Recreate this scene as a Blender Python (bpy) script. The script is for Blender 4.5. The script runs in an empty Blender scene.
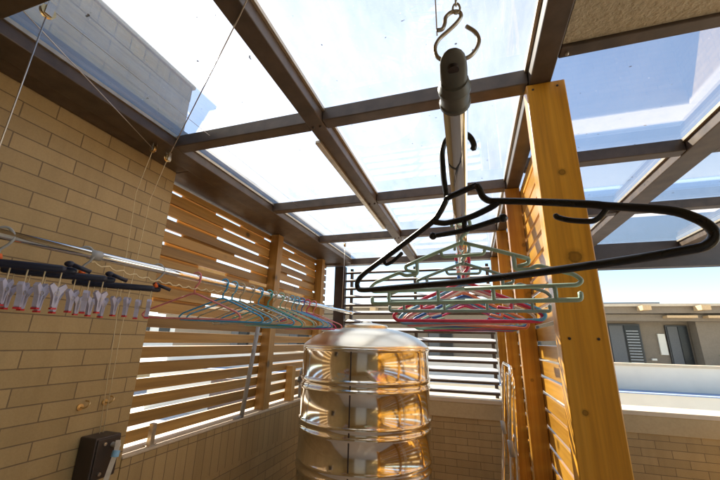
import bpy, bmesh, math, random
from mathutils import Vector, Matrix
random.seed(7)
SC = bpy.context.scene
COL = SC.collection
EYE = 1.55                       # eye height above the terrace floor, metres
R = math.radians

# ------------------------------------------------------------------ materials
def new_mat(name):
    m = bpy.data.materials.new(name); m.use_nodes = True
    nt = m.node_tree
    return m, nt, nt.nodes['Principled BSDF'], nt.nodes['Material Output']

def N(nt, t, **kw):
    n = nt.nodes.new(t)
    for k, v in kw.items(): setattr(n, k, v)
    return n

def rgba(c): return (c[0], c[1], c[2], 1)

def coords(nt, axes='XYZ', scale=(1, 1, 1)):
    tc = N(nt, 'ShaderNodeTexCoord'); sp = N(nt, 'ShaderNodeSeparateXYZ'); cb = N(nt, 'ShaderNodeCombineXYZ')
    nt.links.new(tc.outputs['Object'], sp.inputs[0])
    for i, a in enumerate(axes):
        if a in 'XYZ':
            mu = N(nt, 'ShaderNodeMath', operation='MULTIPLY'); mu.inputs[1].default_value = scale[i]
            nt.links.new(sp.outputs[a], mu.inputs[0]); nt.links.new(mu.outputs[0], cb.inputs[i])
    return cb.outputs[0]

def ramp(nt, fac, stops):
    r = N(nt, 'ShaderNodeValToRGB')
    while len(r.color_ramp.elements) < len(stops): r.color_ramp.elements.new(.5)
    for e, (p, c) in zip(r.color_ramp.elements, stops):
        e.position = p; e.color = rgba(c)
    nt.links.new(fac, r.inputs[0]); return r.outputs[0]

def mixc(nt, fac, a, b, blend='MIX'):
    m = N(nt, 'ShaderNodeMix', data_type='RGBA', blend_type=blend)
    if isinstance(fac, (int, float)): m.inputs[0].default_value = fac
    else: nt.links.new(fac, m.inputs[0])
    for i, v in ((6, a), (7, b)):
        if isinstance(v, tuple): m.inputs[i].default_value = rgba(v)
        else: nt.links.new(v, m.inputs[i])
    return m.outputs[2]

def bump(nt, bs, h, strength=.3, dist=.005):
    b = N(nt, 'ShaderNodeBump'); b.inputs['Strength'].default_value = strength; b.inputs['Distance'].default_value = dist
    nt.links.new(h, b.inputs['Height']); nt.links.new(b.outputs[0], bs.inputs['Normal'])

def noise(nt, vec, scale, detail=4, rough=.55):
    n = N(nt, 'ShaderNodeTexNoise'); n.inputs['Scale'].default_value = scale
    n.inputs['Detail'].default_value = detail; n.inputs['Roughness'].default_value = rough
    if vec is not None: nt.links.new(vec, n.inputs['Vector'])
    return n.outputs[0]

def plain(name, col, rough=.5, metal=0., coat=0., var=.12, nscale=30., spec=.5):
    m, nt, bs, out = new_mat(name)
    v = coords(nt)
    n = noise(nt, v, nscale)
    lo = tuple(c * (1 - var) for c in col); hi = tuple(min(1, c * (1 + var)) for c in col)
    nt.links.new(ramp(nt, n, [(.3, lo), (.7, hi)]), bs.inputs['Base Color'])
    bs.inputs['Metallic'].default_value = metal; bs.inputs['Coat Weight'].default_value = coat
    bs.inputs['Specular IOR Level'].default_value = spec
    rr = N(nt, 'ShaderNodeMapRange'); rr.inputs[3].default_value = max(0.02, rough - .07); rr.inputs[4].default_value = min(1, rough + .07)
    nt.links.new(noise(nt, v, nscale * .4), rr.inputs[0]); nt.links.new(rr.outputs[0], bs.inputs['Roughness'])
    return m

def tile(name, axes, bw=.232, bh=.0675, c1=(.40, .285, .165), c2=(.33, .235, .135), mortar=(.22, .15, .075), gap=.0026, offset=.5, rough=.55):
    """small glazed brick slips: colour differs a little from slip to slip, joints recessed"""
    m, nt, bs, out = new_mat(name)
    v = coords(nt, axes + '0')
    b = N(nt, 'ShaderNodeTexBrick'); b.offset = offset; b.offset_frequency = 2; b.squash = 1
    nt.links.new(v, b.inputs['Vector'])
    b.inputs['Scale'].default_value = 1; b.inputs['Brick Width'].default_value = bw; b.inputs['Row Height'].default_value = bh
    b.inputs['Mortar Size'].default_value = gap; b.inputs['Mortar Smooth'].default_value = .25; b.inputs['Bias'].default_value = 0
    b.inputs['Color1'].default_value = rgba(c1); b.inputs['Color2'].default_value = rgba(c2); b.inputs['Mortar'].default_value = rgba(mortar)
    fine = noise(nt, coords(nt, 'XYZ', (1, 1, 1)), 160, 3); big = noise(nt, coords(nt), 2.2, 5)
    c = mixc(nt, .22, b.outputs['Color'], ramp(nt, fine, [(.3, (.55, .5, .45)), (.7, (1, 1, 1))]), 'MULTIPLY')
    c = mixc(nt, .35, c, ramp(nt, big, [(.3, (.7, .68, .62)), (.65, (1, 1, 1))]), 'MULTIPLY')
    drip = noise(nt, coords(nt, 'XYZ', (9, 9, .7)), 1, 5, .6)
    c = mixc(nt, .30, c, ramp(nt, drip, [(.35, (.66, .62, .56)), (.55, (1, 1, 1))]), 'MULTIPLY')
    nt.links.new(c, bs.inputs['Base Color']); bs.inputs['Roughness'].default_value = rough
    inv = N(nt, 'ShaderNodeMath', operation='MULTIPLY_ADD'); inv.inputs[1].default_value = -1; inv.inputs[2].default_value = 1
    nt.links.new(b.outputs['Fac'], inv.inputs[0])
    ad = N(nt, 'ShaderNodeMath', operation='MULTIPLY_ADD'); ad.inputs[1].default_value = .12
    nt.links.new(fine, ad.inputs[0]); nt.links.new(inv.outputs[0], ad.inputs[2])
    bump(nt, bs, ad.outputs[0], .6, .004)
    return m

def wood(name, grain, dark, mid, light, rough=.4, coat=.2, knots=True, kscale=2.6, spots=()):
    """planed softwood; grain = the axis the boards run along; each object gets its own figure and tone"""
    m, nt, bs, out = new_mat(name)
    sc = [24., 24., 24.]; sc['XYZ'.index(grain)] = 1.3
    oi = N(nt, 'ShaderNodeObjectInfo')
    add = N(nt, 'ShaderNodeVectorMath', operation='ADD')
    mul = N(nt, 'ShaderNodeVectorMath', operation='SCALE'); mul.inputs[0].default_value = (37, 53, 71)
    nt.links.new(oi.outputs['Random'], mul.inputs['Scale'])
    nt.links.new(coords(nt, 'XYZ', tuple(sc)), add.inputs[0]); nt.links.new(mul.outputs[0], add.inputs[1])
    g = noise(nt, add.outputs[0], 1.0, 6, .6)
    col = ramp(nt, g, [(.25, dark), (.5, mid), (.75, light)])
    fsc = [95., 95., 95.]; fsc['XYZ'.index(grain)] = 2.2
    streak = noise(nt, coords(nt, 'XYZ', tuple(fsc)), 1.0, 3, .5)
    col = mixc(nt, .55, col, ramp(nt, streak, [(.32, (.55, .45, .38)), (.55, (1, 1, 1))]), 'MULTIPLY')
    soft = noise(nt, add.outputs[0], .22, 2)
    col = mixc(nt, .32, col, ramp(nt, soft, [(.3, tuple(c * .72 for c in mid)), (.7, tuple(min(1, c * 1.2) for c in light))]), 'MIX')
    tone = N(nt, 'ShaderNodeMapRange'); tone.inputs[3].default_value = .66; tone.inputs[4].default_value = 1.15
    nt.links.new(oi.outputs['Random'], tone.inputs[0])
    tc = N(nt, 'ShaderNodeCombineColor')
    for i in range(3): nt.links.new(tone.outputs[0], tc.inputs[i])
    col = mixc(nt, 1., col, tc.outputs[0], 'MULTIPLY')
    if knots:
        ks = [3.4 * kscale / 2.6] * 3; ks['XYZ'.index(grain)] = kscale
        a2 = N(nt, 'ShaderNodeVectorMath', operation='ADD')
        nt.links.new(coords(nt, 'XYZ', tuple(ks)), a2.inputs[0]); nt.links.new(mul.outputs[0], a2.inputs[1])
        vo = N(nt, 'ShaderNodeTexVoronoi'); vo.inputs['Scale'].default_value = 1; nt.links.new(a2.outputs[0], vo.inputs['Vector'])
        kf = ramp(nt, vo.outputs['Distance'], [(.05, (1, 1, 1)), (.075, (.45, .45, .45)), (.12, (0, 0, 0))])
        col = mixc(nt, kf, col, tuple(c * .28 for c in mid))
    if spots:        # the big knots of one particular board, as (x, height, radius)
        tcx = N(nt, 'ShaderNodeTexCoord'); sp = N(nt, 'ShaderNodeSeparateXYZ'); nt.links.new(tcx.outputs['Object'], sp.inputs[0])
        wob = noise(nt, tcx.outputs['Object'], 60, 2)
        for kx, kz, kr in spots:
            cb = N(nt, 'ShaderNodeCombineXYZ'); nt.links.new(sp.outputs['X'], cb.inputs[0]); nt.links.new(sp.outputs['Z'], cb.inputs[2])
            ds = N(nt, 'ShaderNodeVectorMath', operation='DISTANCE'); nt.links.new(cb.outputs[0], ds.inputs[0]); ds.inputs[1].default_value = (kx, 0, kz)
            dv = N(nt, 'ShaderNodeMath', operation='MULTIPLY_ADD'); dv.inputs[1].default_value = .5 / kr; nt.links.new(ds.outputs['Value'], dv.inputs[0])
            wm = N(nt, 'ShaderNodeMath', operation='MULTIPLY_ADD'); wm.inputs[1].default_value = .3; wm.inputs[2].default_value = -.15; nt.links.new(wob, wm.inputs[0]); nt.links.new(wm.outputs[0], dv.inputs[2])
            kf = ramp(nt, dv.outputs[0], [(.25, (.62, .62, .62)), (.42, (.8, .8, .8)), (.52, (.25, .25, .25)), (.85, (0, 0, 0))])
            col = mixc(nt, kf, col, tuple(c * .22 for c in mid))
    nt.links.new(col, bs.inputs['Base Color'])
    bs.inputs['Roughness'].default_value = rough; bs.inputs['Coat Weight'].default_value = coat; bs.inputs['Coat Roughness'].default_value = .25
    bump(nt, bs, g, .12, .002)
    return m

def stucco(name, c1, c2, scale=55, d=.012, s=.8, rough=.85):
    m, nt, bs, out = new_mat(name)
    v = coords(nt); n = noise(nt, v, scale, 5, .65); b = noise(nt, v, 3, 4)
    c = mixc(nt, .5, ramp(nt, n, [(.3, c1), (.6, c2)]), ramp(nt, b, [(.3, c1), (.7, c2)]))
    nt.links.new(c, bs.inputs['Base Color']); bs.inputs['Roughness'].default_value = rough
    bump(nt, bs, n, s, d); return m

def steel(name, col=(.78, .76, .72), r0=.08, r1=.16, aniso_scale=(3, 3, 90), bumpy=.02):
    m, nt, bs, out = new_mat(name)
    bs.inputs['Metallic'].default_value = 1; bs.inputs['Base Color'].default_value = rgba(col)
    v = coords(nt, 'XYZ', aniso_scale); n = noise(nt, v, 1, 3)
    mr = N(nt, 'ShaderNodeMapRange'); mr.inputs[3].default_value = r0; mr.inputs[4].default_value = r1
    nt.links.new(n, mr.inputs[0]); nt.links.new(mr.outputs[0], bs.inputs['Roughness'])
    if bumpy:
        w = noise(nt, coords(nt, 'XYZ', (1, 1, .6)), 5.5, 2); bump(nt, bs, w, bumpy, .1)
    return m

def glass(name, dust, mirror=.08):
    """clear pane: mirror share by Schlick, the rest passes; `dust` is the grime on the weather side"""
    m, nt, bs, out = new_mat(name); nt.nodes.remove(bs)
    tr = N(nt, 'ShaderNodeBsdfTransparent'); tr.inputs[0].default_value = (.95, .975, .985, 1)
    gl = N(nt, 'ShaderNodeBsdfGlossy'); gl.inputs['Roughness'].default_value = .0; gl.inputs[0].default_value = (1, 1, 1, 1)
    lw = N(nt, 'ShaderNodeLayerWeight'); lw.inputs['Blend'].default_value = .5
    pw = N(nt, 'ShaderNodeMath', operation='POWER'); pw.inputs[1].default_value = 3.4
    ma = N(nt, 'ShaderNodeMath', operation='MULTIPLY_ADD'); ma.inputs[1].default_value = .9; ma.inputs[2].default_value = mirror
    nt.links.new(lw.outputs['Facing'], pw.inputs[0]); nt.links.new(pw.outputs[0], ma.inputs[0])
    mx = N(nt, 'ShaderNodeMixShader'); nt.links.new(ma.outputs[0], mx.inputs[0])
    nt.links.new(tr.outputs[0], mx.inputs[1]); nt.links.new(gl.outputs[0], mx.inputs[2])
    top = mx.outputs[0]
    if dust > 0:
        tl = N(nt, 'ShaderNodeBsdfTranslucent'); tl.inputs[0].default_value = (.93, .92, .90, 1)
        v = coords(nt); a = noise(nt, coords(nt, 'XYZ', (5., 1.6, 1)), 1.0, 7, .72); b = noise(nt, v, 75, 2)
        d = N(nt, 'ShaderNodeMapRange'); d.inputs[1].default_value = .25; d.inputs[2].default_value = .75
        d.inputs[3].default_value = dust * .55; d.inputs[4].default_value = dust * 1.5
        nt.links.new(a, d.inputs[0])
        sp = N(nt, 'ShaderNodeMapRange'); sp.inputs[1].default_value = .72; sp.inputs[2].default_value = .78; sp.inputs[3].default_value = 0; sp.inputs[4].default_value = .25
        nt.links.new(b, sp.inputs[0])
        sm = N(nt, 'ShaderNodeMath', operation='ADD'); nt.links.new(d.outputs[0], sm.inputs[0]); nt.links.new(sp.outputs[0], sm.inputs[1])
        m2 = N(nt, 'ShaderNodeMixShader'); nt.links.new(sm.outputs[0], m2.inputs[0])
        nt.links.new(top, m2.inputs[1]); nt.links.new(tl.outputs[0], m2.inputs[2]); top = m2.outputs[0]
        bl = N(nt, 'ShaderNodeBsdfDiffuse'); bl.inputs[0].default_value = (.05, .04, .03, 1)      # stuck bits of leaf and grit
        g = N(nt, 'ShaderNodeMapRange'); g.inputs[1].default_value = .775; g.inputs[2].default_value = .80; g.inputs[3].default_value = 0; g.inputs[4].default_value = .85
        nt.links.new(noise(nt, v, 42, 1), g.inputs[0])
        m3 = N(nt, 'ShaderNodeMixShader'); nt.links.new(g.outputs[0], m3.inputs[0]); nt.links.new(top, m3.inputs[1]); nt.links.new(bl.outputs[0], m3.inputs[2]); top = m3.outputs[0]
    nt.links.new(top, out.inputs['Surface'])
    return m

TAN = dict(c1=(.50, .355, .160), c2=(.42, .295, .128))
M = dict(
    tileYZ=tile('tile_side', 'YZ', **TAN), tileXZ=tile('tile_back', 'XZ', **TAN),
    soldier=tile('tile_upright_side', 'YZ', bw=.075, bh=.235, offset=0, **TAN),
    square=tile('tile_square', 'YZ', bw=.085, bh=.10, offset=0, **TAN),
    band=stucco('sand_band', (.43, .32, .165), (.53, .405, .22), 40, .003, .4),
    cap=plain('sand_coping', (.60, .49, .34), .6, var=.06, nscale=12),
    eave=stucco('rough_eave', (.42, .33, .19), (.66, .54, .35), 60, .015, 1.0),
    frame=plain('bronze_paint', (.085, .058, .038), .42, var=.32, nscale=14),
    frame_dark=plain('dark_bronze', (.045, .032, .026), .42, var=.2, nscale=12),
    lip=plain('gasket_alu', (.55, .46, .33), .3, metal=.6),
    woodY=wood('cedar_side', 'Y', (.22, .115, .028), (.41, .225, .055), (.56, .33, .095), .5, .1),
    woodZ=wood('cedar_post', 'Z', (.27, .135, .032), (.43, .235, .055), (.56, .33, .095), .5, .1),
    oakY=wood('varnished_slat', 'Y', (.42, .165, .014), (.66, .31, .034), (.82, .45, .075), .3, .45),
    oakZ=wood('varnished_post', 'Z', (.32, .10, .006), (.70, .30, .020), (.85, .43, .055), .32, .4, spots=[(.324, .561 + EYE, .011), (.3225, .267 + EYE, .020), (.288, -.18 + EYE, .008)]),
    louver=plain('grey_louver', (.66, .63, .57), .45, var=.1, nscale=14),
    tank=steel('tank_steel', (.88, .84, .75), .07, .14, (3, 3, 90), .006),
    lid=steel('lid_steel', (.93, .82, .62), .26, .33, (6, 6, 6), 0),
    chrome=steel('chrome', (.86, .84, .80), .05, .10, (8, 8, 8), 0),
    zinc=plain('zinc', (.55, .50, .42), .35, metal=.85, var=.2),
    alu=plain('pale_alu', (.72, .66, .55), .35, metal=.35),
    brass=plain('brass', (.72, .52, .24), .3, metal=.9),
    grey=plain('grey_cap', (.13, .125, .10), .4, var=.15),
    pvc=plain('grey_pvc', (.33, .34, .34), .5),
    black=plain('black_plastic', (.012, .012, .013), .28, var=.2, spec=.6),
    navy=plain('navy_plastic', (.010, .014, .035), .4),
    orange=plain('orange_plastic', (.72, .13, .02), .4),
    peg=plain('lilac_plastic', (.52, .51, .66), .45), red=plain('red_plastic', (.62, .03, .04), .4),
    string=plain('pale_string', (.75, .62, .38), .7), wire=plain('steel_wire', (.60, .55, .48), .35, metal=.8),
    white=plain('white_paint', (.76, .72, .61), .6, var=.05, nscale=3), sky_blue=plain('pale_blue_paint', (.30, .38, .52), .6),
    bluetape=plain('blue_tape', (.25, .5, .72), .5),
    concrete=stucco('concrete', (.58, .56, .51), (.70, .68, .63), 8, .004, .3), floor=stucco('floor_screed', (.52, .45, .36), (.62, .54, .44), 12, .003, .3),
    house=stucco('house_render', (.19, .15, .105), (.24, .195, .14), 20, .004, .4), housedark=plain('window_frame_dark', (.03, .03, .03), .4),
    darkglass=plain('dark_window', (.02, .022, .022), .25, spec=.3), greycurtain=plain('grey_curtain', (.13, .13, .125), .8),
    rafter=plain('rafter_wood', (.60, .40, .20), .55), planter=plain('planter_clay', (.14, .10, .085), .7),
    leaf=plain('leaf', (.06, .10, .03), .6, var=.4, nscale=20),
    glass_top=glass('dusty_glass', .22, .015), glass_glare=glass('dusty_glare_glass', .33, .02), glass=glass('clean_glass', 0), glass_clear=glass('washed_glass', .035),  # left bay panes: dust raised past the grime to paint in sun glare
)
def plastic(name, c, rough=.35): return plain(name, c, rough, var=.1, nscale=40)
HC = dict(pink=plastic('pink_coat', (.72, .24, .24)), blue=plastic('blue_coat', (.05, .36, .68)), lightblue=plastic('light_blue_coat', (.16, .45, .66)),
          teal=plastic('teal_coat', (.05, .38, .36)), beige=plastic('beige_coat', (.50, .42, .27)), red=plastic('red_coat', (.68, .04, .09)),
          crimson=plastic('crimson_coat', (.60, .05, .16)), green=plastic('sage_plastic', (.43, .57, .45)), palegreen=plastic('mint_coat', (.30, .52, .38)),
          grey=plastic('grey_green_plastic', (.30, .37, .33)), orange=plastic('coral_coat', (.72, .25, .14)), purple=plastic('plum_coat', (.30, .08, .26)),
          white=plastic('white_coat', (.72, .70, .64)), navyb=plastic('cobalt_coat', (.03, .12, .42)))

# ------------------------------------------------------------------ mesh helpers
def link(name, bm, mat, parent=None, smooth=False, bevel=0, mats=None, sharp=None):
    me = bpy.data.meshes.new(name)
    bmesh.ops.recalc_face_normals(bm, faces=bm.faces)
    if sharp:
        for e in bm.edges:
            if len(e.link_faces) == 2 and e.calc_face_angle(0) > R(sharp): e.smooth = False
    bm.to_mesh(me); bm.free()
    for q in (mats or [mat]): me.materials.append(q)
    o = bpy.data.objects.new(name, me); COL.objects.link(o)
    if parent: o.parent = parent
    if smooth:
        for p in me.polygons: p.use_smooth = True
    if bevel:
        b = o.modifiers.new('bevel', 'BEVEL'); b.width = bevel; b.segments = 2; b.limit_method = 'ANGLE'; b.angle_limit = R(40)
    return o

def box(bm, x0, x1, y0, y1, z0, z1):
    """axis-aligned box; z is height above the floor"""
    v = [bm.verts.new((x, y, z)) for z in (z0, z1) for x, y in ((x0, y0), (x1, y0), (x1, y1), (x0, y1))]
    for f in ((0, 1, 2, 3), (4, 5, 6, 7), (0, 1, 5, 4), (1, 2, 6, 5), (2, 3, 7, 6), (3, 0, 4, 7)):
        bm.faces.new([v[i] for i in f])
    return v

def rbox(x0, x1, y0, y1, z0, z1):            # z given relative to the eye
    bm = bmesh.new(); box(bm, x0, x1, y0, y1, z0 + EYE, z1 + EYE); return bm

def smooth_path(pts, n=4, closed=False):
    P = [Vector(p) for p in pts]; out = []; L = len(P)
    rng = range(L) if closed else range(L - 1)
    for i in rng:
        p1, p2 = P[i], P[(i + 1) % L]
        p0 = P[i - 1] if (i > 0 or closed) else p1 * 2 - p2
        p3 = P[(i + 2) % L] if (i + 2 < L or closed) else p2 * 2 - p1
        for k in range(n):
            t = k / n
            out.append(.5 * ((2 * p1) + (p2 - p0) * t + (2 * p0 - 5 * p1 + 4 * p2 - p3) * t * t + (3 * p1 - p0 - 3 * p2 + p3) * t ** 3))
    if not closed: out.append(P[-1])
    return out

def fillet(pts, rad, n=4, closed=False):
    """polyline with rounded corners; rad may be a list"""
    P = [Vector(p) for p in pts]; L = len(P); out = []
    for i in range(L):
        if not closed and i in (0, L - 1): out.append(P[i]); continue
        a, b, c = P[i - 1], P[i], P[(i + 1) % L]
        r_ = rad[i] if isinstance(rad, (list, tuple)) else rad
        d1, d2 = (a - b), (c - b); k = min(r_, d1.length * .45, d2.length * .45)
        p, q = b + d1.normalized() * k, b + d2.normalized() * k
        for j in range(n + 1):
            t = j / n; out.append(p * (1 - t) ** 2 + b * 2 * t * (1 - t) + q * t * t)
    return out

def tube(bm, pts, rad, seg=8, closed=False, cap=True, taper=None, round_end=False):
    P = [Vector(p) for p in pts]; L = len(P); rings = []
    T = []
    for i in range(L):
        a = P[i - 1] if (i > 0 or closed) else P[i]; b = P[(i + 1) % L] if (i < L - 1 or closed) else P[i]
        T.append((b - a).normalized())
    up = Vector((0, 0, 1)) if abs(T[0].z) < .9 else Vector((1, 0, 0))
    nrm = (up - T[0] * up.dot(T[0])).normalized()
    for i in range(L):
        nrm = nrm - T[i] * nrm.dot(T[i]); nrm.normalize(); bi = T[i].cross(nrm)
        rr = rad * (taper[i] if taper else 1)
        rings.append([bm.verts.new(P[i] + (nrm * math.cos(2 * math.pi * k / seg) + bi * math.sin(2 * math.pi * k / seg)) * rr) for k in range(seg)])
    for i in range(L if closed else L - 1):
        a, b = rings[i], rings[(i + 1) % L]
        off = 0
        if closed and i == L - 1:
            off = min(range(seg), key=lambda o: (a[0].co - b[o].co).length)
        for k in range(seg): bm.faces.new([a[k], a[(k + 1) % seg], b[(k + 1 + off) % seg], b[(k + off) % seg]])
    if not closed and cap:
        for ring, p, t in ((rings[0], P[0], -T[0]), (rings[-1], P[-1], T[-1])):
            c = bm.verts.new(p + t * rad * (.6 if round_end else .15))
            for k in range(seg): bm.faces.new([ring[k], ring[(k + 1) % seg], c])

def lathe(bm, prof, cx, cy, seg=48):
    rings = []
    for r_, z in prof:
        rings.append([bm.verts.new((cx + r_ * math.cos(2 * math.pi * k / seg), cy + r_ * math.sin(2 * math.pi * k / seg), z)) for k in range(seg)] if r_ > 1e-6 else [bm.verts.new((cx, cy, z))])
    for a, b in zip(rings, rings[1:]):
        for k in range(seg):
            q = [a[k % len(a)], a[(k + 1) % len(a)], b[(k + 1) % len(b)], b[k % len(b)]]
            q2 = [];
            for v in q:
                if v not in q2: q2.append(v)
            if len(q2) > 2: bm.faces.new(q2)

def ball(bm, p, r_, sx=1, sy=1, sz=1, seg=12):
    res = bmesh.ops.create_uvsphere(bm, u_segments=seg, v_segments=max(6, seg // 2), radius=r_)
    for v in res['verts']: v.co = Vector((v.co.x * sx, v.co.y * sy, v.co.z * sz)) + Vector(p)

def cyl(bm, a, b, r_, seg=14):
    tube(bm, [a, b], r_, seg)

def Z(p): return Vector((p[0], p[1], p[2] + EYE))

def tag(o, label=None, cat=None, group=None, kind=None):
    if label: o['label'] = label
    if cat: o['category'] = cat
    if group: o['group'] = group
    if cat and not kind: kind = 'thing'
    if kind: o['kind'] = kind
    return o

def empty(name, loc, rz=0):
    o = bpy.data.objects.new(name, None); COL.objects.link(o); o.location = loc; o.rotation_euler = (0, 0, rz); o.empty_display_size = .1
    return o

def adopt(o, root):          # built in world coordinates: make it a child without moving it
    o.parent = root; o.matrix_parent_inverse = Matrix.Translation(-Vector(root.location)); return o

def copy_tree(o, parent=None):
    c = o.copy(); COL.objects.link(c); c.parent = parent
    for ch in list(o.children): copy_tree(ch, c)
    return c

# ------------------------------------------------------------------ setting
bm = bmesh.new(); s = 220
bm.faces.new([bm.verts.new(p) for p in ((-s, -s, -.004), (s, -s, -.004), (s, s, -.004), (-s, s, -.004))])
tag(link('ground', bm, M['concrete']), kind='structure')
bm = bmesh.new()
bm.faces.new([bm.verts.new(p) for p in ((-1.64, -.9, 0), (2.45, -.9, 0), (2.45, 4.13, 0), (-1.64, 4.13, 0))])
tag(link('terrace_floor', bm, M['floor']), kind='structure')

# the house: side wall on the left (rises above the glass roof) and the wall with the door behind the camera
house = empty('house_wall', (-1.64, 0, 0))
tag(house, 'tall tan brick tiled house wall at left, rising above the glass roof', 'wall')
bm = bmesh.new(); box(bm, -2.7, -1.64, -.9, 1.45, 0, 3.0)
adopt(link('side_wall', bm, M['tileYZ'], bevel=.004), house)
bm = bmesh.new(); box(bm, -2.7, -1.638, -.9, 1.452, 3.0, 3.10)
adopt(link('parapet_course', bm, M['square'], bevel=.004), house)
bm = bmesh.new(); box(bm, -2.72, -1.625, -.9, 1.465, 3.10, 3.125)
adopt(link('wall_coping', bm, M['cap'], bevel=.003), house)
bm = bmesh.new(); box(bm, -2.7, -.62, -1.2, -.9, 0, 3.1); box(bm, .5, 3.2, -1.2, -.9, 0, 3.1); box(bm, -.62, .5, -1.2, -.9, 2.15, 3.1)
adopt(link('rear_wall', bm, M['tileXZ']), house)
bm = bmesh.new(); box(bm, -.62, .5, -1.05, -1.0, 0, 2.15)
adopt(link('door', bm, M['white']), house)

# rough-rendered eave slab over the doorway and to the right
bm = bmesh.new(); box(bm, -1.64, .34, -.9, .365, 1.003 + EYE, 1.18 + EYE); box(bm, .342, 2.75, -.9, 1.048, .944 + EYE, 1.18 + EYE)
tag(link('eave_slab', bm, M['eave']), 'rough sand rendered eave slab overhead at upper right, edged by dark metal', 'eave')

# parapet
par = empty('parapet_wall', (-1.8, 4.2, 0))
tag(par, 'low brick tiled parapet with pale coping running round the terrace', 'parapet')
bm = bmesh.new(); box(bm, -1.95, -1.64, 1.452, 4.44, 0, .709); adopt(link('side_run', bm, M['tileYZ']), par)
bm = bmesh.new(); box(bm, -1.95, -1.637, 1.4502, 4.10, .71, .975); adopt(link('upright_tile_course', bm, M['soldier']), par)
bm = bmesh.new(); box(bm, -1.64, 2.75, 4.13, 4.44, 0, .945); adopt(link('back_run', bm, M['tileXZ']), par)
bm = bmesh.new(); box(bm, -1.637, 2.447, 4.118, 4.15, .795, .945); adopt(link('render_band', bm, M['band'], bevel=.003), par)
bm = bmesh.new(); box(bm, 2.45, 2.75, -.9, 4.128, 0, .945); adopt(link('right_run', bm, M['tileYZ']), par)
bm = bmesh.new(); box(bm, -1.97, -1.634, 1.4505, 4.112, .976, .988); box(bm, -1.97, 2.77, 4.112, 4.46, .945, .985); box(bm, 2.43, 2.77, -.9, 4.110, .945, .985)
adopt(link('coping', bm, M['cap'], bevel=.004), par)

# ------------------------------------------------------------------ glass roof
roof = empty('glass_roof', (-1.5, 4.05, EYE + .93))
tag(roof, 'flat glass roof on dark brown metal beams over the whole terrace', 'roof')
def beam(x0, x1, y0, y1, z0=.93, z1=1.0, mat='frame', name='beam', bev=.004):
    return adopt(link(name, rbox(x0, x1, y0, y1, z0, z1), M[mat], bevel=bev), roof)
YN, YF = .47, 4.03
bm = bmesh.new()
for a in ((-1.53, -1.40, .37, 4.14, .932, 1.0), (-1.635, -1.532, .37, 1.45, .945, 1.0), (-1.80, -1.532, 1.453, 4.14, .945, 1.0), (-1.53, -1.45, .37, 4.14, 1.001, 1.095)):
    box(bm, a[0], a[1], a[2], a[3], a[4] + EYE, a[5] + EYE)
adopt(link('edge_beam', bm, M['frame'], bevel=.004), roof)
beam(-.652, -.577, .37, YF - .002)
beam(.262, .336, .37, YF - .002, .93, .999)
beam(1.065, 1.19, 1.18, 3.945)
beam(1.95, 2.08, 1.18, 3.945)
for ya, yb in ((.37, .455), (1.196, 1.262), (2.14, 2.205), (3.01, 3.075)):
    beam(-1.398, -.654, ya, yb, .934, .999); beam(-.575, .26, ya, yb, .934, .999)
for ya, yb in ((1.050, 1.10),): beam(.338, 2.6, ya, yb, .934, 1.001)
for ya, yb in ((1.90, 1.965), (2.79, 2.855)):
    for xa, xb in ((.338, 1.063), (1.192, 1.948), (2.082, 2.6)): beam(xa, xb, ya, yb, .934, .999)
beam(-1.80, .34, 4.032, 4.142, .925, 1.0, name='end_beam'); beam(.342, 2.7, 3.95, 4.05, .745, 1.0, 'frame_dark', 'fascia_beam')
# pale glazing gaskets where the panes sit
def gasket(x0, x1, y0, y1): adopt(link('gasket', rbox(x0, x1, y0, y1, .982, .998), M['lip']), roof)
for xa in (-.577, .250, 1.053, 1.938): gasket(xa + .0005, xa + .0115, .46, YF - .01)
for xa in (-1.399,): gasket(xa, xa + .008, .46, YF - .01)
XS = [(-1.448, -.617), (-.611, .296), (.304, 1.125), (1.131, 2.01), (2.02, 2.62)]
def pane(x0, x1, y0, y1, clear):
    bm = rbox(x0, x1, y0, y1, 1.004, 1.012)
    o = link('glass_pane', bm, M['glass'], mats=[M['glass'], M[clear]])
    for p in o.data.polygons:
        if p.normal.z > .5: p.material_index = 1
    return adopt(o, roof)
for xi, (xa, xb) in enumerate(XS):
    ys = [(.38, 1.226), (1.232, 2.17), (2.176, 3.04), (3.046, 4.10)] if xi < 2 else [(1.06, 1.93), (1.936, 2.82), (2.826, 4.0)]
    for ya, yb in ys: pane(xa, xb, ya, yb, ('glass_glare', 'glass_top', 'glass_clear')[min(xi, 2)])

for bx in (-.632, -.597):
    for by in (1.229, 2.172, 3.042):
        bm = bmesh.new(); lathe(bm, [(0, EYE + .9225), (.004, EYE + .923), (.006, EYE + .926), (.0065, EYE + .9302)], bx, by, 10)
        adopt(link('bolt', bm, M['frame_dark'], smooth=True), roof)
for by in (1.08, 1.93, 2.83):
    bm = bmesh.new(); lathe(bm, [(0, EYE + .9245), (.004, EYE + .925), (.006, EYE + .928), (.0065, EYE + .9345)], .36, by, 10)
    adopt(link('bolt', bm, M['zinc'], smooth=True), roof)
rail = tag(link('metal_rail', rbox(-.668, -.640, 1.33, 2.70, .912, .9285), M['zinc'], bevel=.002), 'slim pale metal channel fixed along the underside of the middle roof beam', 'rail')

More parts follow.
